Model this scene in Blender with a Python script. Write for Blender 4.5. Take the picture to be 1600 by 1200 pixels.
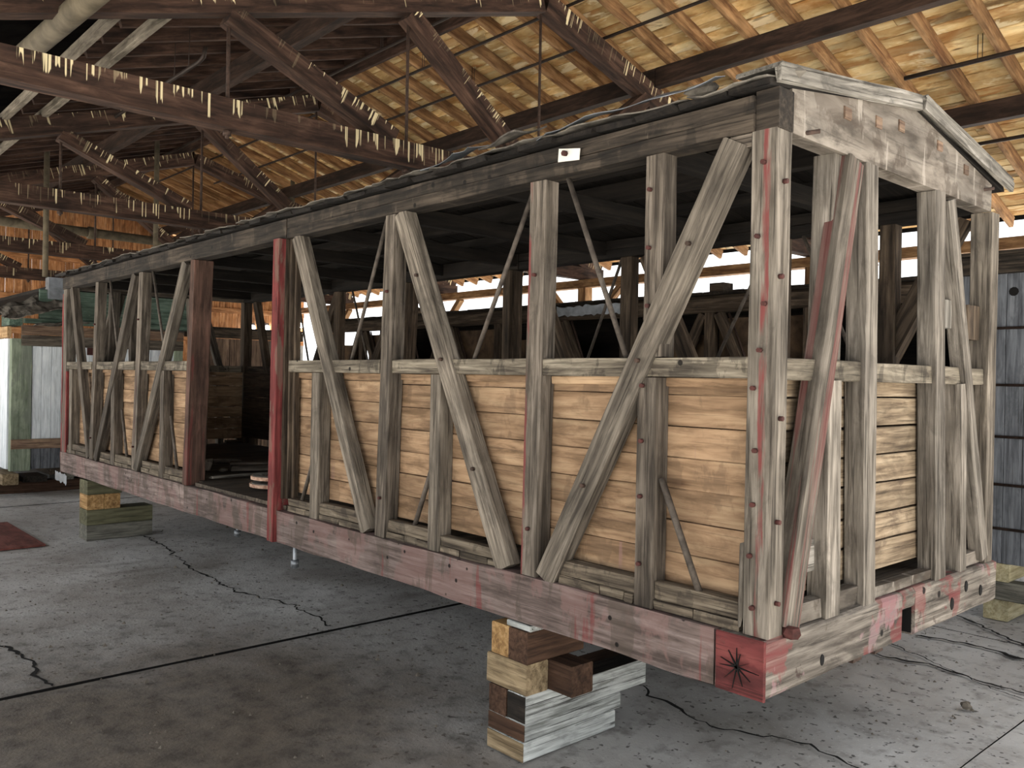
import bpy, math, random
from mathutils import Vector, Matrix, noise
random.seed(11)
sc = bpy.context.scene
COL = sc.collection
for o in list(bpy.data.objects): bpy.data.objects.remove(o)

# ------------------------------------------------------------------ camera
CAM = Vector((1.66588, -2.78747, 1.80807))
yaw, pit, rol = 0.83418, -0.0060494, 0.0184177
F = Vector((-math.sin(yaw)*math.cos(pit), math.cos(yaw)*math.cos(pit), math.sin(pit)))
R0 = Vector((math.cos(yaw), math.sin(yaw), 0)); U0 = R0.cross(F)
Rr = math.cos(rol)*R0 + math.sin(rol)*U0; Uu = -math.sin(rol)*R0 + math.cos(rol)*U0
cd = bpy.data.cameras.new('camera'); cam = bpy.data.objects.new('camera', cd); COL.objects.link(cam)
m = Matrix((Rr, Uu, -F)).transposed().to_4x4(); m.translation = CAM
cam.matrix_world = m
cd.sensor_width = 36; cd.lens = 36*1335.83/1600; cd.clip_start = .05; cd.clip_end = 500
sc.camera = cam

# ------------------------------------------------------------------ world, sun, exposure
wd = bpy.data.worlds.new('world'); sc.world = wd; wd.use_nodes = True
nt = wd.node_tree; nt.nodes.clear()
bg = nt.nodes.new('ShaderNodeBackground'); wo = nt.nodes.new('ShaderNodeOutputWorld')
bg.inputs[0].default_value = (.97, .985, 1.0, 1); bg.inputs[1].default_value = 2.1
nt.links.new(bg.outputs[0], wo.inputs[0])
sd = bpy.data.lights.new('sun', 'SUN'); sd.energy = 38.0; sd.angle = math.radians(1.5); sd.color = (1, .975, .94)
sun = bpy.data.objects.new('sun', sd); COL.objects.link(sun)
sun.rotation_euler = Vector((-.03, .22, -.97)).to_track_quat('-Z', 'Y').to_euler()
vs = sc.view_settings
vs.view_transform = 'Standard'; vs.look = 'None'; vs.exposure = 0.12; vs.gamma = 1.0; vs.use_curve_mapping = False
sc.cycles.use_denoising = True
sc.cycles.max_bounces = 8; sc.cycles.diffuse_bounces = 6
sc.cycles.sample_clamp_indirect = 6.0

# ------------------------------------------------------------------ helpers
WM = {}            # world matrix of every object that may be a parent
def lin(h):
    h = h.lstrip('#'); out = []
    for i in (0, 2, 4):
        c = int(h[i:i+2], 16)/255
        out.append(c/12.92 if c <= .04045 else ((c+.055)/1.055)**2.4)
    return (*out, 1)
def put(name, me, mat, parent=None, M=None, kind=None, label=None, cat=None, group=None):
    o = bpy.data.objects.new(name, me); COL.objects.link(o)
    if mat is not None and me is not None and not me.materials: me.materials.append(mat)
    M = M or Matrix.Identity(4)
    if parent is not None:
        o.parent = parent; o.matrix_parent_inverse = WM[parent].inverted()
    o.matrix_basis = M; WM[o] = M
    if kind: o['kind'] = kind
    if label: o['label'] = label
    if cat: o['category'] = cat
    if group: o['group'] = group
    return o
def thing(name, loc, label, cat, group=None, kind=None):
    o = put(name, None, None, None, Matrix.Translation(loc), kind, label, cat, group)
    o.empty_display_size = .2
    return o
def mesh(name, v, f):
    me = bpy.data.meshes.new(name); me.from_pydata([tuple(x) for x in v], [], f); me.update(); return me
_bc = {}
def beam_mesh(L, w, d, segs=None, jit=.004, bev=.0035, rough_end=0, bow=0):
    """timber along local X from 0 to L, width w on Y, depth d on Z, chamfered and slightly uneven"""
    segs = segs or max(2, min(14, int(L/.22)))
    b = min(bev, w*.2, d*.2); hw, hd = w/2, d/2
    prof = [(-hw+b,-hd),(hw-b,-hd),(hw,-hd+b),(hw,hd-b),(hw-b,hd),(-hw+b,hd),(-hw,hd-b),(-hw,-hd+b)]
    v, f = [], []
    ph = [random.uniform(0, 100) for _ in range(2)]
    b1, b2 = random.uniform(-bow, bow), random.uniform(-bow, bow)
    for i in range(segs+1):
        t = i/segs; x = L*t
        oy = b1*math.sin(math.pi*t); oz = b2*math.sin(math.pi*t)
        for k, (py, pz) in enumerate(prof):
            n = noise.noise_vector(Vector((x*2.3+ph[0], k*1.7, ph[1])))*jit
            xx = x
            if rough_end and i in (0, segs): xx += random.uniform(-rough_end, rough_end)
            v.append((xx, py+n.y+oy, pz+n.z+oz))
    for i in range(segs):
        for k in range(8):
            a = i*8+k; c = i*8+(k+1) % 8
            f.append((a, c, c+8, a+8))
    f.append(tuple(range(7, -1, -1))); f.append(tuple(range(segs*8, segs*8+8)))
    return mesh('timber', v, f)
def frame(p0, p1, up=(0, 0, 1)):
    p0, p1 = Vector(p0), Vector(p1); x = (p1-p0).normalized(); up = Vector(up)
    z = up - x*up.dot(x)
    if z.length < 1e-4: z = Vector((0, 1, 0)) - x*x.y
    z.normalize(); y = z.cross(x)
    M = Matrix((x, y, z)).transposed().to_4x4(); M.translation = p0
    return M, (p1-p0).length
def beam(name, p0, p1, w, d, mat, parent=None, up=(0, 0, 1), share=None, **k):
    """timber from p0 to p1; d is measured along `up`, w across it"""
    ex = {q: k.pop(q) for q in ('kind', 'label', 'cat', 'group') if q in k}
    M, L = frame(p0, p1, up)
    if share:
        key = (share, round(L, 3), w, d, mat.name, random.randint(0, 3))
        if key not in _bc: _bc[key] = beam_mesh(L, w, d, **k)
        me = _bc[key]
    else: me = beam_mesh(L, w, d, **k)
    return put(name, me, mat, parent, M, **ex)
def box(name, x0, x1, y0, y1, z0, z1, mat, parent=None, axis=None, share=None, **k):
    """axis aligned timber; the grain runs along its longest side unless axis says otherwise"""
    dx, dy, dz = x1-x0, y1-y0, z1-z0
    a = axis or max((('x', dx), ('y', dy), ('z', dz)), key=lambda q: q[1])[0]
    cx, cy, cz = (x0+x1)/2, (y0+y1)/2, (z0+z1)/2
    if a == 'x': return beam(name, (x0, cy, cz), (x1, cy, cz), dy, dz, mat, parent, (0, 0, 1), share, **k)
    if a == 'y': return beam(name, (cx, y0, cz), (cx, y1, cz), dx, dz, mat, parent, (0, 0, 1), share, **k)
    return beam(name, (cx, cy, z0), (cx, cy, z1), dx, dy, mat, parent, (0, 1, 0), share, **k)
def tube_mesh(pts, r, n=8, cap=True):
    pts = [Vector(p) for p in pts]; v, f = [], []
    rs = r if isinstance(r, (list, tuple)) else [r]*len(pts)
    ref = Vector((.123, .37, .92))
    for i, p in enumerate(pts):
        t = (pts[min(i+1, len(pts)-1)] - pts[max(i-1, 0)]).normalized()
        a = t.cross(ref).normalized(); b = t.cross(a)
        for k in range(n):
            q = 2*math.pi*k/n
            v.append(p + (a*math.cos(q)+b*math.sin(q))*rs[i])
    for i in range(len(pts)-1):
        for k in range(n):
            a = i*n+k; c = i*n+(k+1) % n
            f.append((a, a+n, c+n, c))
    if cap: f.append(tuple(range(n))); f.append(tuple(range(len(v)-1, len(v)-n-1, -1)))
    me = mesh('tube', v, f)
    for p in me.polygons: p.use_smooth = len(p.vertices) == 4
    return me
def tube(name, pts, r, mat, parent=None, n=8, **k):
    """points in world space; the mesh is kept relative to the first point"""
    o = Vector(pts[0])
    return put(name, tube_mesh([Vector(p)-o for p in pts], r, n), mat, parent, Matrix.Translation(o), **k)

# ------------------------------------------------------------------ materials
class N:
    def __init__(s, mat): s.t = mat.node_tree; s.n = s.t.nodes; s.l = s.t.links
    def new(s, typ, **k):
        x = s.n.new('ShaderNode'+typ)
        for a, b in k.items(): setattr(x, a, b)
        return x
    def put(s, sock, v):
        if isinstance(v, bpy.types.NodeSocket): s.l.new(v, sock)
        else: sock.default_value = v
    def math(s, op, a, b=0., clamp=False):
        x = s.new('Math', operation=op, use_clamp=clamp); s.put(x.inputs[0], a); s.put(x.inputs[1], b); return x.outputs[0]
    def noise(s, vec, scale, detail=4, rough=.55, dist=0.):
        x = s.new('TexNoise'); s.put(x.inputs['Vector'], vec); x.inputs['Scale'].default_value = scale
        x.inputs['Detail'].default_value = detail; x.inputs['Roughness'].default_value = rough; x.inputs['Distortion'].default_value = dist
        return x.outputs[0]
    def vmul(s, vec, sc_):
        x = s.new('VectorMath', operation='MULTIPLY'); s.put(x.inputs[0], vec); x.inputs[1].default_value = sc_; return x.outputs[0]
    def ramp(s, fac, stops):
        x = s.new('ValToRGB'); s.put(x.inputs[0], fac); e = x.color_ramp.elements
        while len(e) < len(stops): e.new(.5)
        for i, (p, c) in enumerate(stops): e[i].position = p; e[i].color = c
        return x.outputs[0]
    def rng(s, v, a, b, c, d):
        x = s.new('MapRange'); s.put(x.inputs[0], v)
        for i, q in enumerate((a, b, c, d)): x.inputs[i+1].default_value = q
        return x.outputs[0]
    def mix(s, fac, a, b, blend='MIX'):
        x = s.new('Mix', data_type='RGBA', blend_type=blend); s.put(x.inputs[0], fac); s.put(x.inputs[6], a); s.put(x.inputs[7], b); return x.outputs[2]
def start(name, rough=.85, spec=.25):
    mt = bpy.data.materials.new(name); mt.use_nodes = True; q = N(mt)
    bs = q.n['Principled BSDF']; bs.inputs['Roughness'].default_value = rough; bs.inputs['Specular IOR Level'].default_value = spec
    tc = q.new('TexCoord'); oi = q.new('ObjectInfo')
    add = q.new('VectorMath', operation='ADD'); q.l.new(tc.outputs['Object'], add.inputs[0])
    k = q.math('MULTIPLY', oi.outputs['Random'], 57.)
    cb = q.new('CombineXYZ'); [q.l.new(k, cb.inputs[i]) for i in range(3)]
    q.l.new(cb.outputs[0], add.inputs[1])
    return mt, q, bs, add.outputs[0], tc.outputs['Object'], oi.outputs['Random']
def grey(v): return (v, v, v, 1)
def wood(name, dark, mid, light, paint=(), grain=16., var=(.68, 1.04), broad=(.7, 1.2), crack=.55, nails=0., drops=0., knots=0., rough=.85, bump=.35, spec=.2, stain=.35, stripe=None):
    """grain along local X. paint: list of (hex, threshold, scale vector, strength)"""
    mt, q, bs, v, raw, rnd = start(name, rough, spec)
    g = q.noise(q.vmul(v, (1.1, grain, grain)), 2.2, 6, .62, .5)
    col = q.ramp(g, [(.34, lin(dark)), (.5, lin(mid)), (.66, lin(light))])
    b = q.rng(q.noise(v, 2.6, 3), .3, .7, *broad)
    col = q.mix(1., col, q.mix(0., grey(1), grey(1)), 'MULTIPLY') if False else col
    cbv = q.math('MULTIPLY', b, q.rng(rnd, 0, 1, *var))
    cg = q.new('CombineXYZ'); [q.l.new(cbv, cg.inputs[i]) for i in range(3)]
    col = q.mix(1., col, cg.outputs[0], 'MULTIPLY')
    if knots:
        vo = q.new('TexVoronoi'); q.put(vo.inputs['Vector'], q.vmul(v, (2.2, 6.5, 6.5))); vo.inputs['Scale'].default_value = 1.
        kn = q.rng(vo.outputs['Distance'], .05, .16, knots, 0.)
        col = q.mix(kn, col, lin('#3a2415'))
    if stain:
        sn = q.noise(q.vmul(v, (2.2, 6., 6.)), 1.5, 7, .68, .6)
        col = q.mix(q.rng(sn, .52, .62, 0., stain), col, tuple(c*.35 for c in lin(dark)[:3])+(1,))
    fine = q.noise(q.vmul(v, (.9, 48., 48.)), 2., 4, .6, .15)
    ck = q.rng(fine, .59, .63, 0., crack)
    col = q.mix(ck, col, lin('#15110d'))
    for hexc, th, scl, st in paint:
        pn = q.noise(q.vmul(v, scl), 1.6, 5, .62, .3)
        fm = q.math('MULTIPLY', q.rng(pn, th, th+.035, 0., st), q.rng(g, .2, .55, 1., .62))
        col = q.mix(fm, col, lin(hexc))
    if stripe:
        sx = q.new('SeparateXYZ'); q.l.new(raw, sx.inputs[0])
        wv = q.math('ADD', sx.outputs[1], q.math('MULTIPLY', q.math('SUBTRACT', q.noise(q.vmul(v, (3., 1, 1)), 1.5, 4), .5), .03))
        dd = q.math('ABSOLUTE', q.math('SUBTRACT', wv, stripe[0]))
        mk = q.math('MULTIPLY', q.rng(dd, stripe[1]*.8, stripe[1]*1.1, .85, 0.), q.rng(q.noise(q.vmul(v, (2., 14, 14)), 1.5, 5), .42, .54, 0., 1.))
        col = q.mix(mk, col, lin('#642f2e'))
    if nails:
        vo = q.new('TexVoronoi'); q.put(vo.inputs['Vector'], v); vo.inputs['Scale'].default_value = nails
        col = q.mix(q.rng(vo.outputs['Distance'], .07, .10, .95, 0.), col, lin('#0c0908'))
    if drops:
        sx = q.new('SeparateXYZ'); q.l.new(raw, sx.inputs[0])
        n1_ = q.noise(q.vmul(v, (50., .6, .6)), 1., 2, .5); n2_ = q.noise(q.vmul(v, (11., .3, .3)), 1.3, 3, .5)
        area = q.noise(q.vmul(v, (1.2, .2, .2)), 1., 2)
        top = q.rng(sx.outputs[2], -.105, .105, 0., 1.)
        reach = q.math('SUBTRACT', 1.02, q.rng(n2_, .38, .62, 0., .85))
        m1 = q.math('MULTIPLY', q.rng(n1_, .56, .60, 0., 1.), q.rng(q.math('SUBTRACT', top, reach), 0., .06, 0., 1.))
        dm = q.math('MULTIPLY', m1, q.rng(area, .45, .51, .08, drops))
        col = q.mix(dm, col, lin('#cfc09a'))
    q.l.new(col, bs.inputs['Base Color'])
    bp = q.new('Bump'); bp.inputs['Strength'].default_value = bump; bp.inputs['Distance'].default_value = .012
    h = q.math('SUBTRACT', g, q.math('MULTIPLY', ck, .8)); q.l.new(h, bp.inputs['Height']); q.l.new(bp.outputs[0], bs.inputs['Normal'])
    return mt
def plain(name, hexc, rough=.6, metal=0., var=.25, scale=6., bump=.15, dark=None, spec=.3, emit=None):
    mt, q, bs, v, raw, rnd = start(name, rough, spec)
    n = q.noise(v, scale, 5, .6, .3)
    col = q.mix(q.rng(n, .35, .7, 0., 1.), lin(hexc), lin(dark) if dark else tuple(c*(1-var*2) for c in lin(hexc)[:3])+(1,))
    q.l.new(col, bs.inputs['Base Color']); bs.inputs['Metallic'].default_value = metal
    bp = q.new('Bump'); bp.inputs['Strength'].default_value = bump; bp.inputs['Distance'].default_value = .01
    q.l.new(n, bp.inputs['Height']); q.l.new(bp.outputs[0], bs.inputs['Normal'])
    if emit: bs.inputs['Emission Color'].default_value = lin(hexc); bs.inputs['Emission Strength'].default_value = emit
    return mt
RED, PINK = '#662f2e', '#82625e'
M_frame = wood('weathered_frame', '#332d27', '#564e45', '#736a60', paint=[(RED, .72, (.35, 9, 9), .5)], crack=.7, broad=(.6, 1.2))
M_frame2 = wood('weathered_frame_pale', '#403a33', '#675f55', '#857c70', paint=[(RED, .73, (.35, 9, 9), .4)], crack=.65, broad=(.65, 1.2))
M_framered = wood('weathered_frame_red', '#3e3831', '#625b52', '#7e766c', paint=[('#5f2f2e', .55, (.22, 8, 8), .7)], crack=.65, broad=(.65, 1.2))
M_corner = wood('red_streaked_corner_post', '#3e3831', '#625b52', '#7e766c', crack=.65, broad=(.65, 1.2), stripe=(.012, .016))
M_edge = wood('red_edged_post', '#3a342d', '#5e564d', '#7a7167', crack=.65, broad=(.65, 1.2), stripe=(-.05, .016))
M_endwood = wood('pale_end_frame', '#48423b', '#726b62', '#928a80', paint=[(RED, .72, (.35, 9, 9), .4)], crack=.65, broad=(.6, 1.2))  # end frame wood, paler than the side frame
M_redpost = wood('red_painted_post', '#562927', '#743433', '#86423f', paint=[('#5d5247', .54, (1.4, 7, 7), .85)], crack=.55)
M_doorpost = wood('dark_faded_door_post', '#33251f', '#4d3a31', '#63493f', paint=[(RED, .60, (.5, 8, 8), .7)], crack=.5)
M_plate = wood('blackened_plate', '#1c1814', '#362f28', '#4e453b', paint=[('#110f0d', .50, (1.8, 1., 1.), .8), ('#665d52', .64, (9, 1.2, 1.2), .5)], crack=.65, nails=6., broad=(.55, 1.2))
M_belt = wood('belt_rail_wood', '#403931', '#6c6457', '#8d8475', paint=[('#231f1b', .55, (5, 3, 3), .75), (RED, .71, (5, 1., 1.), .8)], crack=.5, nails=7.)
M_sill = wood('pink_faded_sill', '#4f443f', '#70625d', '#887a75', paint=[('#775c58', .50, (2., 1.2, 1.2), .55), ('#453d36', .53, (3.5, 1.2, 1.2), .8), (RED, .61, (7, .5, .5), .8)], crack=.35, nails=8., broad=(.7, 1.15))
M_sillend = wood('chipped_end_sill', '#4a433d', '#6b645c', '#8a8279', paint=[('#6b3132', .54, (2.2, 2, 2), .8), ('#93767a', .58, (3., 3, 3), .55), ('#2f1e1b', .64, (5, 4, 4), .9)], crack=.6, nails=5., stain=.5)
M_sillblock = wood('red_sill_end_grain', '#452221', '#5c2c2b', '#6d3a37', paint=[('#4b3a33', .60, (6, 6, 6), .7)], grain=3., crack=.5, stain=.5)
M_filler = wood('filler_wood', '#3a332b', '#62584b', '#7c7263', paint=[('#24201c', .55, (6, 4, 4), .6), (RED, .7, (6, 1, 1), .7)], crack=.6)
M_lining = wood('tan_lining', '#67523d', '#8a7057', '#9f866a', paint=[('#594838', .58, (3, 1.4, 1.4), .6), ('#7f635e', .68, (6, .3, .3), .6)], knots=.75, crack=.3, grain=9., var=(.82, 1.12), broad=(.72, 1.15), bump=.15, stain=.3)
M_liningshade = wood('shaded_lining', '#231b15', '#3a2d22', '#4e3f31', crack=.5, knots=.5)  # darker copy of the lining, interior shade put into its colour
M_liningend = wood('grey_tan_end_lining', '#584a3b', '#83725d', '#a08f78', paint=[('#44362d', .58, (2, 3, 3), .7)], crack=.45, knots=.5)
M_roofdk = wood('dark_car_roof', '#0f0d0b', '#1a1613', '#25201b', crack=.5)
M_gable = wood('pale_gable_beam', '#4a433b', '#6f675e', '#867e74', paint=[('#3d342c', .55, (2.5, 2, 2), .8), ('#a39b91', .6, (9, 1, 1), .55)], grain=5., crack=.3, stain=.5, broad=(.6, 1.15))
M_fascia = wood('silver_fascia', '#54504a', '#79746c', '#97928a', crack=.7, stain=.5)
M_floorwood = wood('dusty_car_floor', '#312b25', '#4c443b', '#63594d', crack=.55)
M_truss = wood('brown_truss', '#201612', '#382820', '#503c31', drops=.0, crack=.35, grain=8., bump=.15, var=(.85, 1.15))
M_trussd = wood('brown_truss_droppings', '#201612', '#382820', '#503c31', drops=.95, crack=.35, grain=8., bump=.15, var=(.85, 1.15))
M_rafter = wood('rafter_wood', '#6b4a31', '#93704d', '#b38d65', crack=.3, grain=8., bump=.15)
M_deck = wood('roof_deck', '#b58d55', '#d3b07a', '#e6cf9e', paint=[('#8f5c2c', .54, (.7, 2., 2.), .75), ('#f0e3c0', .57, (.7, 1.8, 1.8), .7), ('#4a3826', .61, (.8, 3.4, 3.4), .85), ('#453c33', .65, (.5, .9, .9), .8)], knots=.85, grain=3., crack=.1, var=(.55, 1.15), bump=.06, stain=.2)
M_deckshade = wood('shaded_red_brown_deck', '#34211a', '#553a2d', '#6f4f3e', crack=.3, grain=7., bump=.12)  # near slope's shade put into a darker red-brown copy of the deck
M_purlin = wood('dark_purlin', '#1c1410', '#2f221b', '#413128', crack=.3, grain=8., bump=.12)
M_greybar = wood('daylit_grey_timber', '#544d42', '#80776a', '#998f80', crack=.3, grain=8.)  # daylight on the near bars put into this pale grey
M_wallb = wood('orange_wall_boards', '#7d5130', '#a8744a', '#c0926a', paint=[('#553520', .6, (1., 6, 6), .6)], crack=.3, knots=.4, var=(.7, 1.15))
M_wallw = wood('whitewashed_wall_boards', '#8d8a84', '#c0bdb7', '#d8d6d0', crack=.5)
M_whitecar = wood('white_painted_planks', '#b3babf', '#cdd4d9', '#e0e5e8', paint=[('#6b6f74', .70, (1.4, 12, 12), .7)], grain=10., crack=.12, var=(.95, 1.03), broad=(.92, 1.04), bump=.1, stain=.0)
M_greyplank = wood('slate_grey_planks', '#45474c', '#5d6065', '#6f7277', crack=.4, broad=(.8, 1.12), var=(.9, 1.1), bump=.2)
M_darkcar = wood('blackened_car_wood', '#15120f', '#2c2620', '#463d33', crack=.5)
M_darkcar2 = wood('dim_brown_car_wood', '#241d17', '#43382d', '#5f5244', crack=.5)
M_insul = plain('brown_insulation', '#5e4b38', .95, 0, .3, 5., .6, '#2a2018')
M_green = wood('green_painted_wood', '#38473e', '#4e5f54', '#606f65', paint=[('#6f6f66', .64, (2, 6, 6), .6)], crack=.3)
M_palegreen = wood('pale_green_post', '#6b7665', '#848f7c', '#97a18e', paint=[('#6b7068', .56, (.8, 3, 3), .85)], crack=.3)
M_brownbd = wood('brown_board', '#544236', '#735f50', '#8a745f', crack=.4)
M_tanbd = wood('new_tan_board', '#a1805a', '#bd9b72', '#cfae84', crack=.15)
M_felt = plain('torn_black_felt', '#34302c', .95, 0, .3, 9., .8, '#716b62')
M_black = plain('matte_black', '#080707', 1., 0, .3, 5., .3, '#100f0e', spec=0.)  # plain flat black for the near-slope sheet and the roof covering
M_zinc = plain('galvanised_sheet', '#8b9096', .45, .7, .2, 5., .2, '#5f6265')
M_rust = plain('rusty_iron', '#4a3a32', .75, .4, .3, 30., .3, '#2a211c')
M_iron = plain('grey_iron_rod', '#5c544c', .7, .3, .3, 22., .25, '#36302b')
M_redbolt = plain('red_bolt_head', '#4a2824', .85, .1, .3, 30., .3, '#2c1b18')
M_hole = plain('dark_hollow', '#0b0908', .95, 0, .2, 10., .2)
M_paper = plain('white_paper', '#c9c5bd', .8, 0, .05, 6., .05)
M_rock = plain('grey_rubble', '#6d665c', .95, 0, .3, 14., .9, '#453f38')
M_pipe = plain('dark_iron_pipe', '#2b211b', .6, .3, .2, 12., .2)
M_dustpipe = plain('dusty_pipe', '#5f5646', .85, 0, .25, 7., .3, '#3c3529')
M_gravel = plain('pale_outdoor_gravel', '#b4b1ab', .95, 0, .15, 8., .5, '#9f9b93')
M_bt = [wood('crib_tan', '#63543f', '#87765c', '#9f8d70', crack=.4), wood('crib_brown', '#35261d', '#513b2d', '#664d3d', crack=.35),
        wood('crib_orange', '#84643f', '#a58255', '#bd9a6c', crack=.4), wood('crib_black', '#1a1714', '#2b2621', '#3b342d', crack=.4),
        wood('crib_green', '#4f4d3b', '#69674f', '#7b795f', crack=.35), wood('crib_grey', '#4b4a43', '#6a685f', '#807d72', crack=.4),
        wood('crib_yellow', '#9a8f6d', '#b9af8b', '#cdc4a4', crack=.3)]
M_bwhite = wood('crib_white_paint', '#80837f', '#acafac', '#c4c7c4', paint=[('#5a5b56', .60, (1.2, 14, 14), .8)], grain=22., crack=.75, var=(.95, 1.05))
def concrete():
    mt, q, bs, v, raw, rnd = start('stained_concrete', .8, .3)
    geo = q.new('NewGeometry'); p = geo.outputs['Position']
    a = q.noise(p, .55, 5, .6, .4); b = q.noise(p, 7., 8, .65); c = q.noise(p, 60., 4, .6)
    col = q.ramp(a, [(.33, lin('#837e78')), (.5, lin('#a8a6a3')), (.66, lin('#c0c0be'))])
    col = q.mix(q.rng(b, .52, .68, 0., .55), col, lin('#57534d'))
    col = q.mix(q.rng(c, .62, .7, 0., .5), col, lin('#cfcdc8'))
    d = q.noise(p, 23., 3, .5)
    col = q.mix(q.rng(d, .63, .67, 0., .8), col, lin('#2a2724'))
    st = q.noise(q.vmul(p, (1.1, .35, 1)), 1.3, 4, .6, 1.0)
    col = q.mix(q.rng(st, .55, .72, 0., .5), col, lin('#645f57'))
    # brown trodden dirt over the slab nearest the open side
    vd = q.new('VectorMath', operation='DISTANCE'); q.l.new(p, vd.inputs[0]); vd.inputs[1].default_value = (-2.6, -1.2, 0.)
    dist = q.math('ADD', vd.outputs['Value'], q.math('MULTIPLY', q.noise(p, 1.4, 5, .65, .6), 2.2))
    col = q.mix(q.rng(dist, 2.0, 4.2, .85, 0.), col, q.mix(q.rng(b, .4, .62, 0., 1.), lin('#5e554a'), lin('#3f3831')))
    q.l.new(col, bs.inputs['Base Color'])
    h = q.math('ADD', q.math('MULTIPLY', b, .6), q.math('MULTIPLY', c, .35))
    bp = q.new('Bump'); bp.inputs['Strength'].default_value = .6; bp.inputs['Distance'].default_value = .02
    q.l.new(h, bp.inputs['Height']); q.l.new(bp.outputs[0], bs.inputs['Normal'])
    q.put(bs.inputs['Roughness'], q.rng(a, .3, .7, .62, .9))
    return mt
M_conc = concrete()

# ================================================================== THE SHED
XA, XB = -19.4, 1.0            # shed ends along the car
RY, SL = 2.91, .302            # ridge line and roof slope
def deckz(y): return 5.87 - SL*abs(y-RY)
# ground outside and the concrete floor, laid in slabs
gm = mesh('ground', [(-70, -60, -.07), (70, -60, -.07), (70, 90, -.07), (-70, 90, -.07)], [(0, 1, 2, 3)])
put('ground', gm, M_gravel, kind='structure', label='pale gravel yard outside the open sides of the shed')
fl = put('floor', mesh('floor_bed', [(XA-.6, -3.6, -.03), (XB, -3.6, -.03), (XB, 9.2, -.03), (XA-.6, 9.2, -.03)], [(0, 1, 2, 3)]), M_hole, kind='structure', label='cracked grey concrete floor of the shed')
xs = [XA-.6, -14.8, -11.1, -7.4, -3.66, .12, XB]; ys = [-3.6, 3.95, 9.2]
for i in range(len(xs)-1):
    for j in range(2):
        x0, x1, y0, y1 = xs[i]+.008, xs[i+1]-.008, ys[j]+.007, ys[j+1]-.007
        dz = (-.003, .002, -.002, .004, -.006, .003)[i]
        nx, ny = 10, 14
        v = []; f = []
        for a in range(nx+1):
            for b in range(ny+1):
                x = x0+(x1-x0)*a/nx; y = y0+(y1-y0)*b/ny
                jx = random.uniform(-.004, .004) if a in (0, nx) else 0
                v.append((x+jx, y, dz + (.0 if a in (0, nx) else .006*noise.noise(Vector((x*.8, y*.8, 3))))))
        for a in range(nx):
            for b in range(ny):
                k = a*(ny+1)+b; f.append((k, k+ny+1, k+ny+2, k+1))
        # skirt
        n0 = len(v); rim = [a*(ny+1) for a in range(nx+1)] + [nx*(ny+1)+b for b in range(1, ny+1)] + [a*(ny+1)+ny for a in range(nx-1, -1, -1)] + [b for b in range(ny-1, 0, -1)]
        for r in rim: v.append((v[r][0], v[r][1], -.03))
        for k in range(len(rim)): f.append((rim[k], n0+k, n0+(k+1) % len(rim), rim[(k+1) % len(rim)]))
        sm_ = mesh('slab', v, f); sm_.materials.append(M_conc); sm_.materials.append(M_hole)
        for q_ in range(len(f)-len(rim), len(f)): sm_.polygons[q_].material_index = 1      # near-black slab edges in the joints
        put('slab', sm_, None, fl)
def crack(pts, w):
    """a jagged open crack: a thin dark sunken strip following the break line"""
    P = [Vector((*p, 0)) for p in pts]; L = []
    for a, b in zip(P[:-1], P[1:]):
        n = max(3, int((b-a).length/.035))
        for i in range(n):
            t = i/n; q = a.lerp(b, t); d = (b-a).normalized(); s = Vector((-d.y, d.x, 0))
            L.append((q + s*(noise.noise(q*9)*.05 + random.uniform(-.012, .012)), s))
    L.append((P[-1], L[-1][1]))
    v = []; f = []
    for i, (q, s) in enumerate(L):
        ww = w*(.35+1.1*abs(noise.noise(q*5.+Vector((7, 1, 0)))))*(1 if 0 < i < len(L)-1 else .2)
        v += [q+s*ww+Vector((0, 0, .009)), q-s*ww+Vector((0, 0, .009))]
    for i in range(len(L)-1): f.append((2*i, 2*i+1, 2*i+3, 2*i+2))
    put('crack', mesh('crack', v, f), M_hole, fl)
crack([(-1.6, 1.2), (-1.13, 1.05), (-.93, 1.02), (-.71, 1.1), (-.47, 1.21), (-.2, 1.15), (.1, 1.2)], .012)
crack([(-5.4, -1.6), (-4.68, -1.5), (-4.13, -1.4), (-3.9, -1.47), (-3.67, -1.44)], .018)
crack([(-8.2, .55), (-7.28, .5), (-6.1, .33), (-5.08, .3), (-4.46, .44), (-3.72, .4)], .014)
crack([(-1.3, 2.7), (-.9, 2.88), (-.6, 2.95), (-.31, 2.89), (.1, 2.86)], .018)
crack([(-1.1, 3.3), (-.91, 3.19), (-.68, 3.05), (.1, 2.69)], .01)
crack([(-.93, 3.56), (-.65, 3.63), (-.36, 3.61), (.1, 3.5)], .03)
crack([(-1.1, 4.4), (-.91, 4.34), (-.33, 3.91), (.1, 3.7)], .022)
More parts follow.
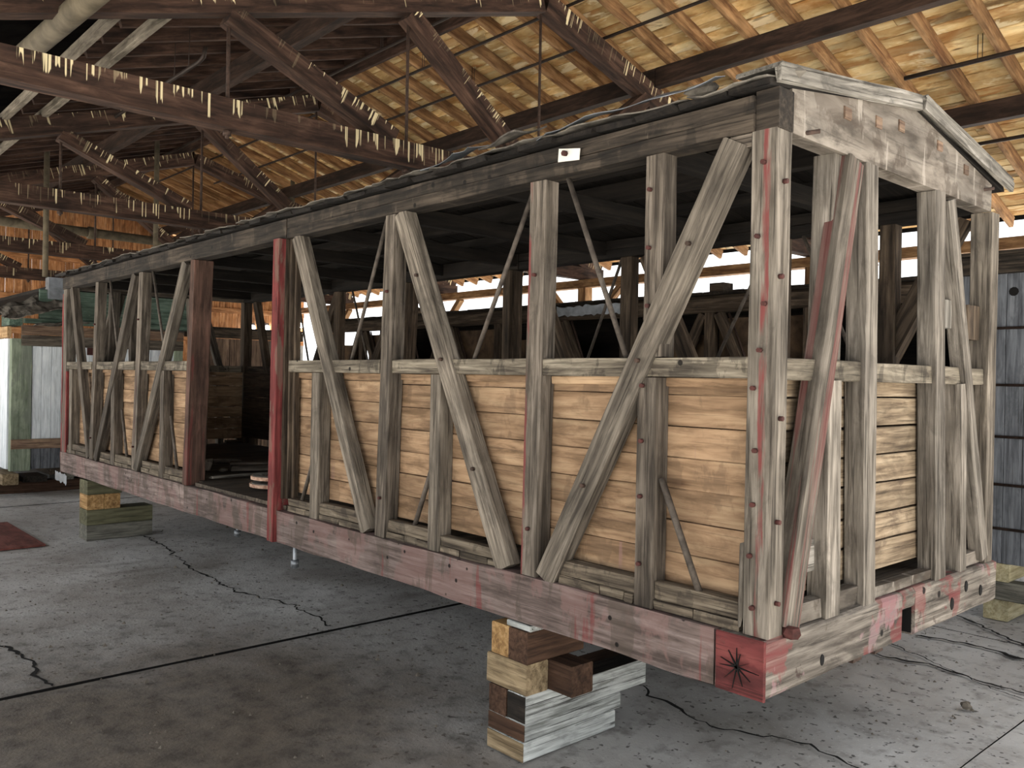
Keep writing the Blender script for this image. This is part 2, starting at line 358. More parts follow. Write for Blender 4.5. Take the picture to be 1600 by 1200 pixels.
# small chips of rubble on the concrete
def lump(name, c, r, mat, parent=None, seed=0, sq=(1, 1, .6), **k):
    v = []; f = []; n, mr = 7, 4
    for i in range(mr+1):
        ph = math.pi*i/mr
        for j in range(n):
            th = 2*math.pi*j/n; d = Vector((math.sin(ph)*math.cos(th), math.sin(ph)*math.sin(th), math.cos(ph)))
            s = r*(1+.45*noise.noise(d*1.6+Vector((seed*3.1, 0, 0))))
            v.append((d.x*s*sq[0], d.y*s*sq[1], d.z*s*sq[2]))
    for i in range(mr):
        for j in range(n):
            a = i*n+j; b = i*n+(j+1) % n; f.append((a, a+n, b+n, b))
    return put(name, mesh('lump', v, f), mat, parent, Matrix.Translation(c), **k)
v = []; f = []
for k in range(900):
    x, y = random.uniform(-9, 1.2), random.uniform(-2.2, 4.2); s = random.uniform(.003, .011)*(1 if random.random() < .93 else 2); b = len(v)
    if (x < -7.9 and y < .8) or (-1.7 < x < -1. and y < 1.) or y > 4.: continue
    for q in range(4): v.append((x+s*math.cos(q*1.57+x*9)*random.uniform(.6, 1.4), y+s*math.sin(q*1.57+x*9)*random.uniform(.6, 1.4), .004))
    v.append((x, y, .006+s)); f += [(b, b+1, b+4), (b+1, b+2, b+4), (b+2, b+3, b+4), (b+3, b, b+4)]
put('floor_grit', mesh('grit', v, f), M_rock, kind='stuff', label='grit and wood chips scattered over the concrete', cat='grit')
lump('stone', (-.14, 2.32, .03), .035, M_rock, seed=4, label='dark walnut-sized stone on the concrete near the front floor joint', cat='stone')

# roof: two slopes of planks on rafters and purlins
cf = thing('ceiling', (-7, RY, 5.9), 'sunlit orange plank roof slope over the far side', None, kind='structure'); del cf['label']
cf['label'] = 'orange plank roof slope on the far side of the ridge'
cn = thing('ceiling', (-7, RY, 5.9), None, None, kind='structure'); cn['label'] = 'red-brown plank roof slope with shade in its colour, on the near side of the ridge'
PW = .142
def slope(side, root, deckmat, ymax, x0, cuts):
    s = 1 if side > 0 else -1
    dirv = Vector((0, s, -SL)).normalized(); nrm = Vector((0, s*SL, 1)).normalized()
    Ls = ymax*math.sqrt(1+SL*SL); n = int(Ls/PW)
    for i in range(n):
        c = Vector((0, RY, 5.87)) + dirv*((i+.5)*PW) + nrm*(.011+random.uniform(-.005, .005))
        x = x0 + random.uniform(-1.5, 0)
        while x < XB:
            L = random.choice((4.2, 4.8, 5.4)); 
            beam('roof_plank', (x, c.y, c.z), (min(x+L, XB+.4)-.006, c.y, c.z), PW-.011, .022, deckmat, root, nrm, share=('deck', deckmat.name), segs=3, jit=.003, bev=.003)
            x += L
    return dirv, nrm
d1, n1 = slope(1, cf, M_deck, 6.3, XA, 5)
d2, n2 = slope(-1, cn, M_deckshade, 7.1, XA, 5)  # near slope drawn out further to cut sky light on the car side
RS = .48
k = 0
x = -1.18 + RS*12
while x > XA:
    a = Vector((x, RY, 5.87)) - n1*.07; b = a + d1*6.55
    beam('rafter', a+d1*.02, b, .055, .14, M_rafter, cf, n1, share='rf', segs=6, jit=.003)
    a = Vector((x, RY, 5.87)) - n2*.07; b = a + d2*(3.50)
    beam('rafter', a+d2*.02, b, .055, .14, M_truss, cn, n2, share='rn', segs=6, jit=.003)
    x -= RS
# flat black sheet under the lower part of the near slope
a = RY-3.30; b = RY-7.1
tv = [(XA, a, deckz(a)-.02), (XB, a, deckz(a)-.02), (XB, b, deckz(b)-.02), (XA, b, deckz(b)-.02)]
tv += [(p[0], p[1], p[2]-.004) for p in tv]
put('black_sheet', mesh('flat_black', tv, [(3, 2, 1, 0), (4, 5, 6, 7), (0, 1, 5, 4), (2, 3, 7, 6), (1, 2, 6, 5), (3, 0, 4, 7)]), M_black, cn)
for s_, rt, ym in ((1, cf, 6.45), (-1, cn, 7.25)):
    cv = []
    for zo in (.035, .06):
        cv += [(XA-.3, RY-s_*.03, 5.885+zo), (XB+.45, RY-s_*.03, 5.885+zo), (XB+.45, RY+s_*ym, 5.875-SL*ym+zo), (XA-.3, RY+s_*ym, 5.875-SL*ym+zo)]
    put('sun_block_covering', mesh('covering', cv, [(0, 1, 2, 3), (7, 6, 5, 4), (0, 4, 5, 1), (1, 5, 6, 2), (2, 6, 7, 3), (3, 7, 4, 0)]), M_black, rt)  # unseen covering added to stop sun leaking between the roof planks
def purlin(y, zb, mat, root, w=.11, h=.2, name='purlin'):
    for (q0, q1) in ((XA, -12.7), (-12.7, -4.2), (-4.2, XB)):
        box(name, q0, q1-.01, y-w/2, y+w/2, zb, zb+h, mat, root, 'x')
purlin(4.6, 5.0, M_purlin, cf); purlin(6.43, 4.45, M_purlin, cf)
purlin(1.22, 5.0, M_purlin, cn); purlin(-.37, 4.52, M_greybar, cn, .06, .085); purlin(-.74, 4.41, M_greybar, cn, .06, .085, 'batten')
box('ridge_board', XA, XB, RY-.025, RY+.025, 5.58, 5.85, M_truss, cf, 'x')

# trusses
def truss(X, label):
    t = thing('roof_truss', (X, RY, 3.56), label, 'truss', 'timber roof trusses across the shed')
    tc = lambda y: 5.32 - SL*abs(y-RY)          # underside of the top chord
    w = .15
    beam('bottom_chord', (X, -2.75, 3.665), (X, RY+.6, 3.665), w, .21, M_trussd, t)
    beam('bottom_chord', (X, RY+.61, 3.665), (X, 8.6, 3.665), w, .21, M_truss, t)
    for s in (-1, 1):
        e = RY + s*5.6; nv = (0, s*SL, 1); off = Vector((0, s*SL, 1)).normalized()*.105
        p0 = Vector((X, RY, tc(RY)))+off; p1 = Vector((X, e, tc(e)))+off
        beam('top_chord', p0, p1, w, .21, M_trussd, t, nv)
        ys_ = [RY, RY+s*1.57, RY+s*3.13]
        for i in (1, 2):
            y0, y1 = ys_[i], ys_[i-1]+s*.12
            beam('diagonal_web', (X, y0-s*.02, tc(y0)+.01), (X, y1, 3.775), w, .15, M_trussd if s < 0 else M_truss, t, (0, 1, 0))
    for y in (RY-3.16, RY-1.6, RY-.06, RY+1.6, RY+3.16):
        tube('tie_rod', [(X+.0, y+.06, 3.5), (X, y+.06, tc(y)+.25)], .014, M_rust, t)
        n = put('nut', tube_mesh([(0, 0, 0), (0, 0, .035)], .032, 6), M_rust, t, Matrix.Translation((X, y+.06, 3.52)))
    return t
for i, X in enumerate((-4.3, -8.6, -12.75, -16.9)):
    truss(X, ['brown timber roof truss nearest above the derelict boxcar', 'second roof truss back, its droppings-streaked peak beyond the nearest truss',
              'third roof truss back, above the white railcar', 'farthest roof truss, in front of the orange end wall'][i])
# far side: plate on posts with knee braces; open to daylight
wf = thing('wall_far', (-7, 8.2, 0), None, None, kind='structure'); wf['label'] = 'open post-and-plate side of the shed letting daylight in'
for q0, q1 in ((XA, -10.7), (-10.7, -2.), (-2., XB)): box('plate', q0, q1-.01, 8.12, 8.3, 3.42, 3.56, M_rafter, wf, 'x')
for X in (-17.2, -12.9, -8.6, -4.3, 0., 4.3):
    box('post', X-.09, X+.09, 8.12, 8.3, 0, 3.42, M_rafter, wf, 'z')
    for s in (-1, 1): beam('knee_brace', (X+s*.06, 8.2, 2.6), (X+s*.85, 8.2, 3.42), .1, .12, M_rafter, wf, (0, 1, 0))
# end wall of vertical boards
we = thing('wall_end', (XA, 3, 0), None, None, kind='structure'); we['label'] = 'end wall of orange-brown vertical boards under the gable'
y = -3.1
while y < 8.6:
    z1 = deckz(y+.08)-.05
    if y > 6.35:
        box('wall_board', XA-.03, XA, y, y+.165, 0, 2.95, M_wallw, we, 'z', segs=3); box('wall_board', XA-.03, XA, y, y+.165, 2.95, z1, M_wallb, we, 'z', segs=3)
    else: box('wall_board', XA-.03, XA, y, y+.165, 0, z1, M_wallb, we, 'z', segs=4)
    y += .17
for z in (2.6, 3.35, 4.25): box('girt', XA, XA+.06, -3.1, 8.6, z, z+.13, M_wallb, we, 'y')
# near side plate behind the photographer's shoulder
wn = thing('wall_near', (-7, -2.9, 0), None, None, kind='structure'); wn['label'] = 'open near side of the shed with its eave plate'
box('plate', XA, XB, -3.0, -2.84, 3.42, 3.56, M_purlin, wn, 'x')

# pipes under the roof
def pipe(y, z, x0, x1, r, label, sag=0., hang=()):
    t = thing('sprinkler_pipe', (x0, y, z), label, 'pipe', 'sprinkler pipes under the roof')
    n = 12; tube('run', [(x0+(x1-x0)*i/n, y, z-sag*math.sin(math.pi*i/n)) for i in range(n+1)], r, M_pipe, t)
    for x in hang:
        for dx in (-.02, .02): tube('hanger', [(x+dx, y, z-.01), (x+dx, y, deckz(y)-.02)], .004, M_pipe, t, 5)
    return t
pipe(5.6, 4.80, -1.98, XB, .022, 'thin dark pipe hung below the bright roof planks above the boxcar gable', 0, (-1.3, -.4, .5))
pipe(6.95, 4.39, -1.9, XB, .02, 'thin dark pipe lower down the far roof slope, close to the eave', 0, (-1., 0.))
pipe(3.8, 5.36, -14, XB, .016, 'long thin pipe running over the truss tops just past the ridge', .03, (-6.4, -2.2))
pipe(3.2, 5.49, -16, XB, .016, 'long thin pipe close beside the roof ridge, far slope', .03, (-6.6,))
pipe(2.55, 5.5, -16, XB, .016, 'long thin pipe just on the near slope of the ridge', .02, (-6.5, -10.8))
t = thing('sprinkler_pipe', (-6.4, .3, 4.5), 'short bent pipe on two wire hangers under the dark near slope', 'pipe', 'sprinkler pipes under the roof')
tube('run', [(-8.3, .28, 4.62), (-6.0, .28, 4.62), (-5.9, .28, 4.64), (-5.87, .28, 4.72)], .02, M_pipe, t)
for x in (-6.6, -6.25): tube('hanger', [(x, .28, 4.6), (x+.03, .28, deckz(.28)-.02)], .004, M_pipe, t, 5)
t = thing('drain_pipe', (-4.0, -1.1, 4.1), 'thick dusty round pipe crossing below the near end of the nearest truss', 'pipe')
tube('run', [(-3.0, -1.26, 3.98), (-4.2, -1.25, 4.05), (-6.2, -1.24, 4.17)], .075, M_dustpipe, t, 14)
tube('collar', [(-5.6, -1.243, 4.134), (-5.66, -1.243, 4.137)], .095, M_dustpipe, t, 14)
t = thing('drain_pipe', (-13.5, .5, 3.9), 'thick round pipe with couplings slung across below the third truss', 'pipe')
tube('run', [(-13.6, -2.2, 4.15), (-13.6, 2.2, 4.10), (-13.6, 4.3, 4.07)], .075, M_dustpipe, t, 12)
for y in (.0, 1.5, 2.9): tube('coupling', [(-13.6, y, 4.15-(y+2.2)*.0125), (-13.6, y+.12, 4.15-(y+2.32)*.0125)], .1, M_dustpipe, t, 12)
for y, q in ((.6, 'hanging vertical pipe beside the third truss, nearer the dark slope'), (2.2, 'hanging vertical pipe under the third truss peak'), (4.6, 'hanging vertical pipe on the far slope side of the third truss')):
    tube('drop_pipe', [(-12.46, y, 3.2), (-12.46, y, deckz(y)-.004)], .04, M_dustpipe, None, 10, label=q, cat='pipe')
# wall lamps deep in the shed
for y, z, q in ((8.45, 3.14, 'bright white lamp on the whitewashed end wall, nearest the far side'), (7.5, 3.02, 'bright white lamp in the middle of the end wall trio'), (7.1, 3.0, 'bright white lamp on the end wall, farthest from the open side')):
    t = thing('wall_lamp', (XA+.1, y, z), q, 'lamp', 'work lamps on the end wall')
    box('housing', XA, XA+.1, y-.07, y+.07, z+.06, z+.13, M_pipe, t, 'x')
    gl = plain('lamp_glow', '#f2f8ff', .5, emit=60.) if 'lamp_glow' not in bpy.data.materials else bpy.data.materials['lamp_glow']
    lump('bulb', (XA+.12, y, z), .07, gl, t, 1, (1, 1, 1))

# ================================================================== THE BOXCAR
ZB, ZS, ZR0, ZR1, ZP, ZT = .653, .872, 1.827, 1.907, 2.742, 2.875
LEN, WID = 9.13, 2.25
car = thing('boxcar', (-LEN/2, WID/2, ZB), 'derelict skeletal wooden boxcar on timber cribbing, its sheathing stripped from the frame', 'boxcar')
def bolt(o, x, y, z, d=(0, -1, 0), r=.0095, mat=None):
    d = Vector(d)
    put('bolt', tube_mesh([Vector((0, 0, 0)), d*.018], r, 6), mat or M_redbolt, o, Matrix.Translation((x, y, z)))
FD = .09       # post depth
def vpost(name, x0, x1, z0, z1, mat, side=0, d=FD, y=0., lean=0.):
    ya, yb = (y, y+d) if side == 0 else (WID-y-d, WID-y)
    cx, cy = (x0+x1)/2, (ya+yb)/2
    return beam(name, (cx, cy, z0), (cx+lean, cy, z1), x1-x0, d, mat, car, (0, 1, 0))
def brace(xt, xb, zt, zb, w, mat, side=0, y=-.008, d=.075):
    cy = (y+d/2) if side == 0 else WID-(y+d/2)
    return beam('diagonal_brace', (xb, cy, zb), (xt, cy, zt), w, d, mat, car, (0, 1, 0))
def rod(xt, zt, xb, zb, y, side=0, r=.012, mat=None, name='tie_rod'):
    yy = y if side == 0 else WID-y
    return tube(name, [(xt, yy, zt), (xb, yy, zb)], r, mat or M_iron, car)
def side_frame(side):
    A = side == 0
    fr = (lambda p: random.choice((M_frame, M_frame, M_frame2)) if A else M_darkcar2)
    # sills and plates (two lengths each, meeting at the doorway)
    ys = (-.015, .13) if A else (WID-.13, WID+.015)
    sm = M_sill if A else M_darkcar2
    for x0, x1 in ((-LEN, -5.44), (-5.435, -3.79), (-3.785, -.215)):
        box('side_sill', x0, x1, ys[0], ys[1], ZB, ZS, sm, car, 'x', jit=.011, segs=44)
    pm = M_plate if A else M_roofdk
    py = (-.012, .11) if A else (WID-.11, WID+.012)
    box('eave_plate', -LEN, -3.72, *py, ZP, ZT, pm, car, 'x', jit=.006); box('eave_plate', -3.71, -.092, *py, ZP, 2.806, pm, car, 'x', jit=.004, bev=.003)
    box('eave_plate', -3.71, -.092, *py, 2.808, ZT, pm, car, 'x', jit=.004, bev=.003)
    # full height posts
    for x0, x1, le in ((-8.10, -8.0, .14), (-6.79, -6.68, .14), (-2.59, -2.485, .06), (-1.325, -1.22, .02)):
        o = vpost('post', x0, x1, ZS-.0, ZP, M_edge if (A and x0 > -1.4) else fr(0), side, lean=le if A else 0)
        if A:
            for z in (1.1, 2.3): bolt(o, (x0+x1)/2+le*(z-ZS)/1.87, .0, z)
    # door posts
    vpost('door_post', -5.50, -5.41, ZS, ZP, M_doorpost if A else M_darkcar2, side, .16, -.01, .11)
    if A: vpost('door_post', -3.875, -3.785, ZB-.0, ZP, M_redpost, 0, .15, -.045, .03)
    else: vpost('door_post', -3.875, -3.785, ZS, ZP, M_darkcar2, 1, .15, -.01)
    if A:
        for k, xx in enumerate((-3.775, -3.735, -3.70)): box('door_track_strip', xx, xx+.027, .005+.02*k, .085, ZS+.08, ZP, M_darkcar2, car, 'z')
    # belt rails between posts, short posts beneath
    runs = ((-9.02, -8.1), (-8.0, -6.78), (-6.68, -5.5), (-3.70, -2.58), (-2.48, -1.32), (-1.21, -.10))
    for x0, x1 in runs:
        yb = (.012, .062) if A else (WID-.062, WID-.012)
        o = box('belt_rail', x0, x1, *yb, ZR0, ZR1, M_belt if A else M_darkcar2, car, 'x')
    for x0, x1 in ((-8.88, -8.78), (-7.42, -7.32), (-6.08, -5.985), (-3.37, -3.27), (-2.075, -1.98), (-.63, -.535)):
        o = vpost('short_post', x0, x1, ZS-.0, ZR0-.003, fr(0), side, y=.004)
        if A and x0 > -1:
            for z in (1.05, 1.33, 1.56, 1.79): bolt(o, x0+.03, .004, z)
    for x0, x1 in ((-.63, -.535),):
        o = vpost('post', x0+.02, x1+.02, ZR1+.003, ZP, fr(0), side, y=.006)
        if A:
            for z in (2.36, 2.12, 2.6): bolt(o, x0+.05, .006, z)
    # diagonal braces
    for xt, xb, w in ((-8.82, -8.12, .10), (-6.77, -7.88, .10), (-5.53, -6.67, .10), (-3.60, -2.68, .105), (-2.38, -1.44, .115), (-.175, -1.16, .115)):
        zt = ZP-.0; zb = ZS+.01
        if A and xt > -.5: zt = ZP-.02
        o = brace(xt, xb, zt, zb, w, fr(0), side)
        if A and xt > -3:
            for t_ in (.25, .55, .8): bolt(o, xb+(xt-xb)*t_, -.008, zb+(zt-zb)*t_, mat=M_rust, r=.010)
    # iron tie rods
    for xt, xb in ((-7.67, -7.37), (-6.447, -6.09), (-2.6, -2.97), (-1.33, -1.77), (-1.11, -.74)):
        rod(xt, ZP, xb, ZR1, .06, side)
    for xt, zt, xb, zb in ((-7.17, 1.434, -7.0, .95), (-5.885, 1.428, -5.719, .95), (-3.33, 1.35, -3.52, .97), (-2.05, 1.39, -2.237, .97), (-.52, 1.41, -.31, .95)):
        rod(xt, zt, xb, zb, .035, side, .014, None, 'loose_rod')
    # filler blocks on the sill, split and gapped
    if A:
        for x0, x1 in ((-9.0, -8.88), (-8.78, -8.14), (-7.78, -7.42), (-7.32, -6.82), (-6.55, -6.08), (-5.98, -5.52), (-3.69, -3.38), (-3.26, -2.74), (-2.48, -2.08), (-1.97, -1.50), (-1.08, -.64), (-.53, -.12)):
            zt = random.uniform(.955, .985); zm = random.uniform(.905, .925)
            box('filler_strip', x0, x1, .02, .075, zm+.003, zt, M_filler, car, 'x', rough_end=.012, jit=.007)
            x = x0
            while x < x1-.03:
                L = min(random.uniform(.12, .26), x1-x); box('filler_block', x, x+L-.006, .012, .07, ZS+.001, zm, M_filler, car, 'x', jit=.007, rough_end=.006); x += L
    # inner lining planks
    lm = M_lining if A else M_liningshade  # far-side lining takes the copy with interior shade painted in
    for x0, x1, off in ((-8.98, -5.45, .0), (-3.77, -2.54, .012), (-2.535, -1.275, 0.), (-1.27, -.07, -.008)):
        z = .985 + off; k = 0
        while z < 1.80:
            h = .131 + random.uniform(-.006, .006); h = min(h, 1.825-z)
            ya = .097+random.uniform(-.003, .003); yb = (ya, ya+.024) if A else (WID-ya-.024, WID-ya)
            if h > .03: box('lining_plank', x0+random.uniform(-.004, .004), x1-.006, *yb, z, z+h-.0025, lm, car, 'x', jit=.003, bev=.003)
            z += h
        ya = .075 if A else WID-.12
        box('lining_cap', x0, x1, ya, ya+.045, 1.79, ZR0-.002, M_tanbd if False else lm, car, 'x')
random.seed(3)
side_frame(0); side_frame(1)
# corner posts
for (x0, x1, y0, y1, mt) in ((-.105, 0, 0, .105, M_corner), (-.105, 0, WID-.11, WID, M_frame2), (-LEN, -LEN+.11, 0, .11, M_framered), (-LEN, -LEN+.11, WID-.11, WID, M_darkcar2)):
    o = box('corner_post', x0, x1, y0, y1, ZS+.002, ZP, mt, car, 'z', segs=12)
    if y0 == 0 and x1 == 0:
        for z in (.98, 1.17, 1.36, 1.56, 1.79, 1.93, 2.1, 2.35, 2.62): bolt(o, -.055+random.uniform(-.02, .02), 0, z)
        for z in (1.0, 1.3, 1.68, 2.2, 2.55): bolt(o, 0, .05+random.uniform(-.02, .02), z, (1, 0, 0))
# splintered edge strip by the corner post and the far corner trim
box('corner_trim', -.125, -.107, .0, .06, ZS+.03, 1.2, M_framered, car, 'z', rough_end=.03)
box('corner_trim', -LEN-.03, -LEN-.002, -.005, .03, ZB-.02, ZP-.05, M_redpost, car, 'z')
box('corner_trim', -LEN+.115, -LEN+.15, -.0, .03, ZS, 1.8, M_redpost, car, 'z')
# end sills
for xe, s in ((0., 1), (-LEN, -1)):
    xa, xb = (xe-.21, xe+.004) if s > 0 else (xe-.004, xe+.21)
    if s > 0:
        # sill split round two mortise hollows
        for ya, yb, za, zb in ((-.012, 1.13, ZB, ZS), (1.13, 1.27, ZB+.13, ZS), (1.27, 2.3, ZB, ZS)):
            box('end_sill', xa, xb, ya, yb-.002, za, zb, M_sillend, car, 'y', jit=.009, bev=.014, rough_end=.004)
        put('mortise', mesh('m', [(-.01, 1.14, ZB+.01), (-.01, 1.26, ZB+.01), (-.01, 1.26, ZB+.13), (-.01, 1.14, ZB+.13), (-.12, 1.14, ZB+.01), (-.12, 1.26, ZB+.01), (-.12, 1.26, ZB+.13), (-.12, 1.14, ZB+.13)],
                    [(0, 3, 7, 4), (2, 1, 5, 6), (3, 2, 6, 7), (4, 7, 6, 5)]), M_hole, car)
        sb = box('sill_end_block', xa+.01, xb, -.028, -.012, ZB-.003, ZS-.002, M_sillblock, car, 'x', jit=.006, bev=.01)
        for k in range(11):
            an = k*2*math.pi/11+random.uniform(-.2, .2); L = random.uniform(.05, .095); cx, cz = -.105, .755
            ca, sa = math.cos(an), math.sin(an); w_ = random.uniform(.0015, .004)
            vv = [(cx+sa*w_, -.0345, cz-ca*w_), (cx-sa*w_, -.0345, cz+ca*w_), (cx+ca*L, -.0345, cz+sa*L)]
            vv += [(a_, b_+.006, c_) for a_, b_, c_ in vv]
            put('check_split', mesh('split', vv, [(0, 1, 2), (5, 4, 3), (0, 3, 4, 1), (1, 4, 5, 2), (2, 5, 3, 0)]), M_hole, sb)
        for y, z, r in ((2.08, .74, .02), (1.88, .79, .02), (.74, .715, .022), (.76, .79, .014), (1.70, .73, .022), (.40, .72, .016)):
            put('bolt_hole', tube_mesh([(0, 0, 0), (.004, 0, 0)], [r, r*.9], 10), M_hole, car, Matrix.Translation((xb-.001, y, z)) @ Matrix.Scale(1.5, 4, (0, 0, 1)))
    else: box('end_sill', xa, xb, -.01, WID+.01, ZB, ZS, M_sill, car, 'y')
lump('wedge_shim', (.02, .13, ZS+.01), .035, M_redbolt, car, 2, (1.2, 1, .8))
# near end frame
def epost(name, y0, y1, z0, z1, mat, lean=0., d=.09, x=0.):
    return beam(name, (x-d/2, (y0+y1)/2, z0), (x-d/2, (y0+y1)/2+lean, z1), y1-y0, d, mat, car, (1, 0, 0))
def end_frame(X, s, mats, full=True):
    """s = 1: the near end (outer face at X); s = -1: the far end, mirrored"""
    x = (lambda q: X+q*s)
    def ep(name, y0, y1, z0, z1, mat, lean=0., off=0., d=.09):
        cx = x(-d/2-off)
        return beam(name, (cx, (y0+y1)/2, z0), (cx, (y0+y1)/2+lean, z1), y1-y0, d, mat, car, (1, 0, 0))
    ep('post', .755, .865, ZS, ZP, mats[1], -.05); ep('post', 1.51, 1.625, ZS, ZP, mats[1], -.1)
    ep('short_post', .445, .55, ZS, ZR0-.002, mats[1], -.02, .002); ep('post', .46, .57, ZR1+.003, ZP, mats[1], .02, .03)
    ep('short_post', 1.82, 1.90, ZS, ZR0-.002, mats[1], -.05, .002)
    b = beam('diagonal_brace', (x(-.03), .155, ZS+.02), (x(-.03), .605, ZP-.01), .125, .075, mats[2], car, (1, 0, 0))
    b = beam('diagonal_brace', (x(-.03), 2.14, ZS+.03), (x(-.03), 1.60, ZP-.02), .085, .07, mats[1], car, (1, 0, 0))
    for y0, y1 in ((.085, .74), (.85, 1.46), (1.60, 2.13)):
        box('belt_rail', min(x(-.07), x(-.02)), max(x(-.07), x(-.02)), y0, y1, ZR0-.005, ZR1, mats[3], car, 'y', jit=.006)
    for y0, y1, h in ((.24, .44, .08), (.56, .75, .085), (.87, 1.5, .05), (1.93, 2.13, .07)):
        box('filler_strip', min(x(-.08), x(-.025)), max(x(-.08), x(-.025)), y0, y1, ZS+.002, ZS+h, M_gable if s > 0 else M_darkcar2, car, 'y', jit=.008, rough_end=.015)
    z = .965
    while z < 1.80:
        h = .135+random.uniform(-.01, .012); h = min(h, 1.83-z)
        if h > .03: box('lining_plank', min(x(-.125), x(-.10)), max(x(-.125), x(-.10)), .12, 2.12, z+random.uniform(0, .004), z+h-.006, mats[4], car, 'y', jit=.004, bev=.003)
        z += h
end_frame(0., 1, (0, M_endwood, M_framered, M_belt, M_liningend))
end_frame(-LEN, -1, (0, M_frame, M_frame, M_belt, M_lining))
box('grey_patch_board', -.075, -.05, .25, .42, 1.06, 1.19, M_fascia, car, 'y')
box('pale_notch_block', -.09, -.03, 1.63, 1.72, 2.10, 2.24, M_fascia, car, 'z', bev=.02)
box('stub_board', -.10, -.05, 1.98, 2.14, 2.06, 2.24, M_darkcar2, car, 'z')
# gable beam, one solid plank with a peaked top
def gable(X0, X1, mat):
    pr = [(.105, ZP), (WID-.11, ZP), (WID-.11, 2.885), (1.16, 3.07), (.105, 2.905)]
    n = len(pr); v = [(X0, y, z) for y, z in pr]+[(X1, y, z) for y, z in pr]
    f = [tuple(range(n-1, -1, -1)), tuple(range(n, 2*n))] + [(i, (i+1) % n, n+(i+1) % n, n+i) for i in range(n)]
    # move to local frame: grain along Y
    M = Matrix(((0, -1, 0, 0), (1, 0, 0, 0), (0, 0, 1, 0), (0, 0, 0, 1)))
    me = mesh('gable', [M.inverted() @ Vector(p) for p in v], f)
    return put('end_beam', me, mat, car, M)
gb = gable(-.085, -.004, M_gable); gable(-LEN+.004, -LEN+.085, M_frame)
for y, z in ((.27, 2.86), (.5, 2.905), (.78, 2.93), (1.42, 2.955), (1.75, 2.90), (1.0, 2.96)):
    if y in (.27,): continue
    put('notch', beam_mesh(.055, .03, .05, 2), M_brownbd, gb, Matrix.Translation((-.012, y, z)) @ Matrix.Rotation(math.pi/2, 4, 'Z'))
for y, z in ((.16, 2.72), (1.98, 2.80)): tube('iron_spike', [(-.06, y, z+.03), (.03, y+.09, z+.05)], .009, M_rust, gb)
# corner block on the plate end
box('plate_end_block', -.09, .004, .0, .104, ZP-.002, 2.89, M_plate, car, 'x')
box('bearing_block', -.2, -.106, .0, .09, ZP-.055, ZP-.002, M_frame, car, 'x')
# roof of transverse boards, torn eave covering, fascia
EH, AH = 2.893, 3.067
for s in (0, 1):
    ye, ya = (-.05, 1.16) if s == 0 else (WID+.07, 1.165)
    x = -LEN-.06
    while x < -.05:
        w = min(.225, -.005-x); q = random.uniform(-.025, .02) if s == 0 else 0
        z0 = EH + random.uniform(-.003, .006)
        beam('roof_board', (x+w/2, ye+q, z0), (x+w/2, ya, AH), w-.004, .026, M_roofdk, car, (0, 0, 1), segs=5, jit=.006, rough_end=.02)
        x += w
for p0, p1 in (((.012, -.02, 2.925), (.012, 1.19, 3.09)), ((.03, 1.19, 3.09), (.03, 2.34, 2.90))):
    beam('fascia_board', p0, p1, .022, .055, M_fascia, car, (0, 0, 1), jit=.006, rough_end=.01)
    beam('rake_board', (p0[0]-.085, p0[1], p0[2]+.034), (p0[0]-.085, p1[1], p1[2]+.034), .19, .02, M_fascia, car, (0, 0, 1), jit=.006, rough_end=.01)
def sheet(name, pts, w, wv, mat, parent, amp=.02, th=.004, seed=0, nw=5, **k):
    """crumpled strip along pts, width w in direction wv"""
    P = [Vector(p) for p in pts]; wv = Vector(wv); v = []; f = []
    S = []
    for a, b in zip(P[:-1], P[1:]):
        n = max(2, int((b-a).length/.045)); S += [a.lerp(b, i/n) for i in range(n)]
    S.append(P[-1]); o = P[0].copy()
    for i, p in enumerate(S):
        for j in range(nw+1):
            ed = random.uniform(-.012, .02) if j in (0, nw) else 0
            q = p + wv*(w*j/nw+ed); d = noise.noise_vector(q*6+Vector((seed, 0, 0)))*amp
            v.append(q+d-o)
    m_ = len(v); v += [q - Vector((0, 0, th)) for q in v]
    for i in range(len(S)-1):
        for j in range(nw):
            a = i*(nw+1)+j; f.append((a, a+1, a+nw+2, a+nw+1)); f.append((m_+a, m_+a+nw+1, m_+a+nw+2, m_+a+1))
    rim = [(i*(nw+1), (i+1)*(nw+1)) for i in range(len(S)-1)] + [((i+1)*(nw+1)+nw, i*(nw+1)+nw) for i in range(len(S)-1)]
    rim += [(j+1, j) for j in range(nw)] + [((len(S)-1)*(nw+1)+j, (len(S)-1)*(nw+1)+j+1) for j in range(nw)]
    for a, b in rim: f.append((a, b, m_+b, m_+a))
    return put(name, mesh('sheet', v, f), mat, parent, Matrix.Translation(o), **k)
x = -LEN
k = 0
while x < -.05:
    L = random.uniform(.5, 1.2); x1 = min(x+L, 0)
    sheet('roofing_felt', [(x, -.075, EH+.024), (x1, -.075, EH+.024)], .32, (0, 1, .155), M_felt, car, .022, .006, k); x = x1+random.uniform(-.03, .06); k += 1
sheet('metal_flashing', [(-1.2, -.10, 2.905), (-.9, -.11, 2.925), (-.5, -.10, 2.93), (-.22, -.08, 2.95)], .10, (0, .9, .35), M_zinc, car, .018, .003, 40)
sheet('metal_flashing', [(-2.05, -.10, 2.915), (-1.62, -.12, 2.95)], .12, (0, .9, .3), M_zinc, car, .02, .003, 44)
sheet('shingle_scrap', [(-1.55, -.13, 2.93), (-1.3, -.1, 2.96)], .2, (0, .9, .35), M_felt, car, .03, .008, 47)
for i in range(9):
    y = .9+i*.13; lump('shingle_scrap', (-.2-.05*(i % 2), y, AH+.035-abs(y-1.16)*.15), .06+.02*(i % 3), M_felt, car, i, (1.2, 1, .45))
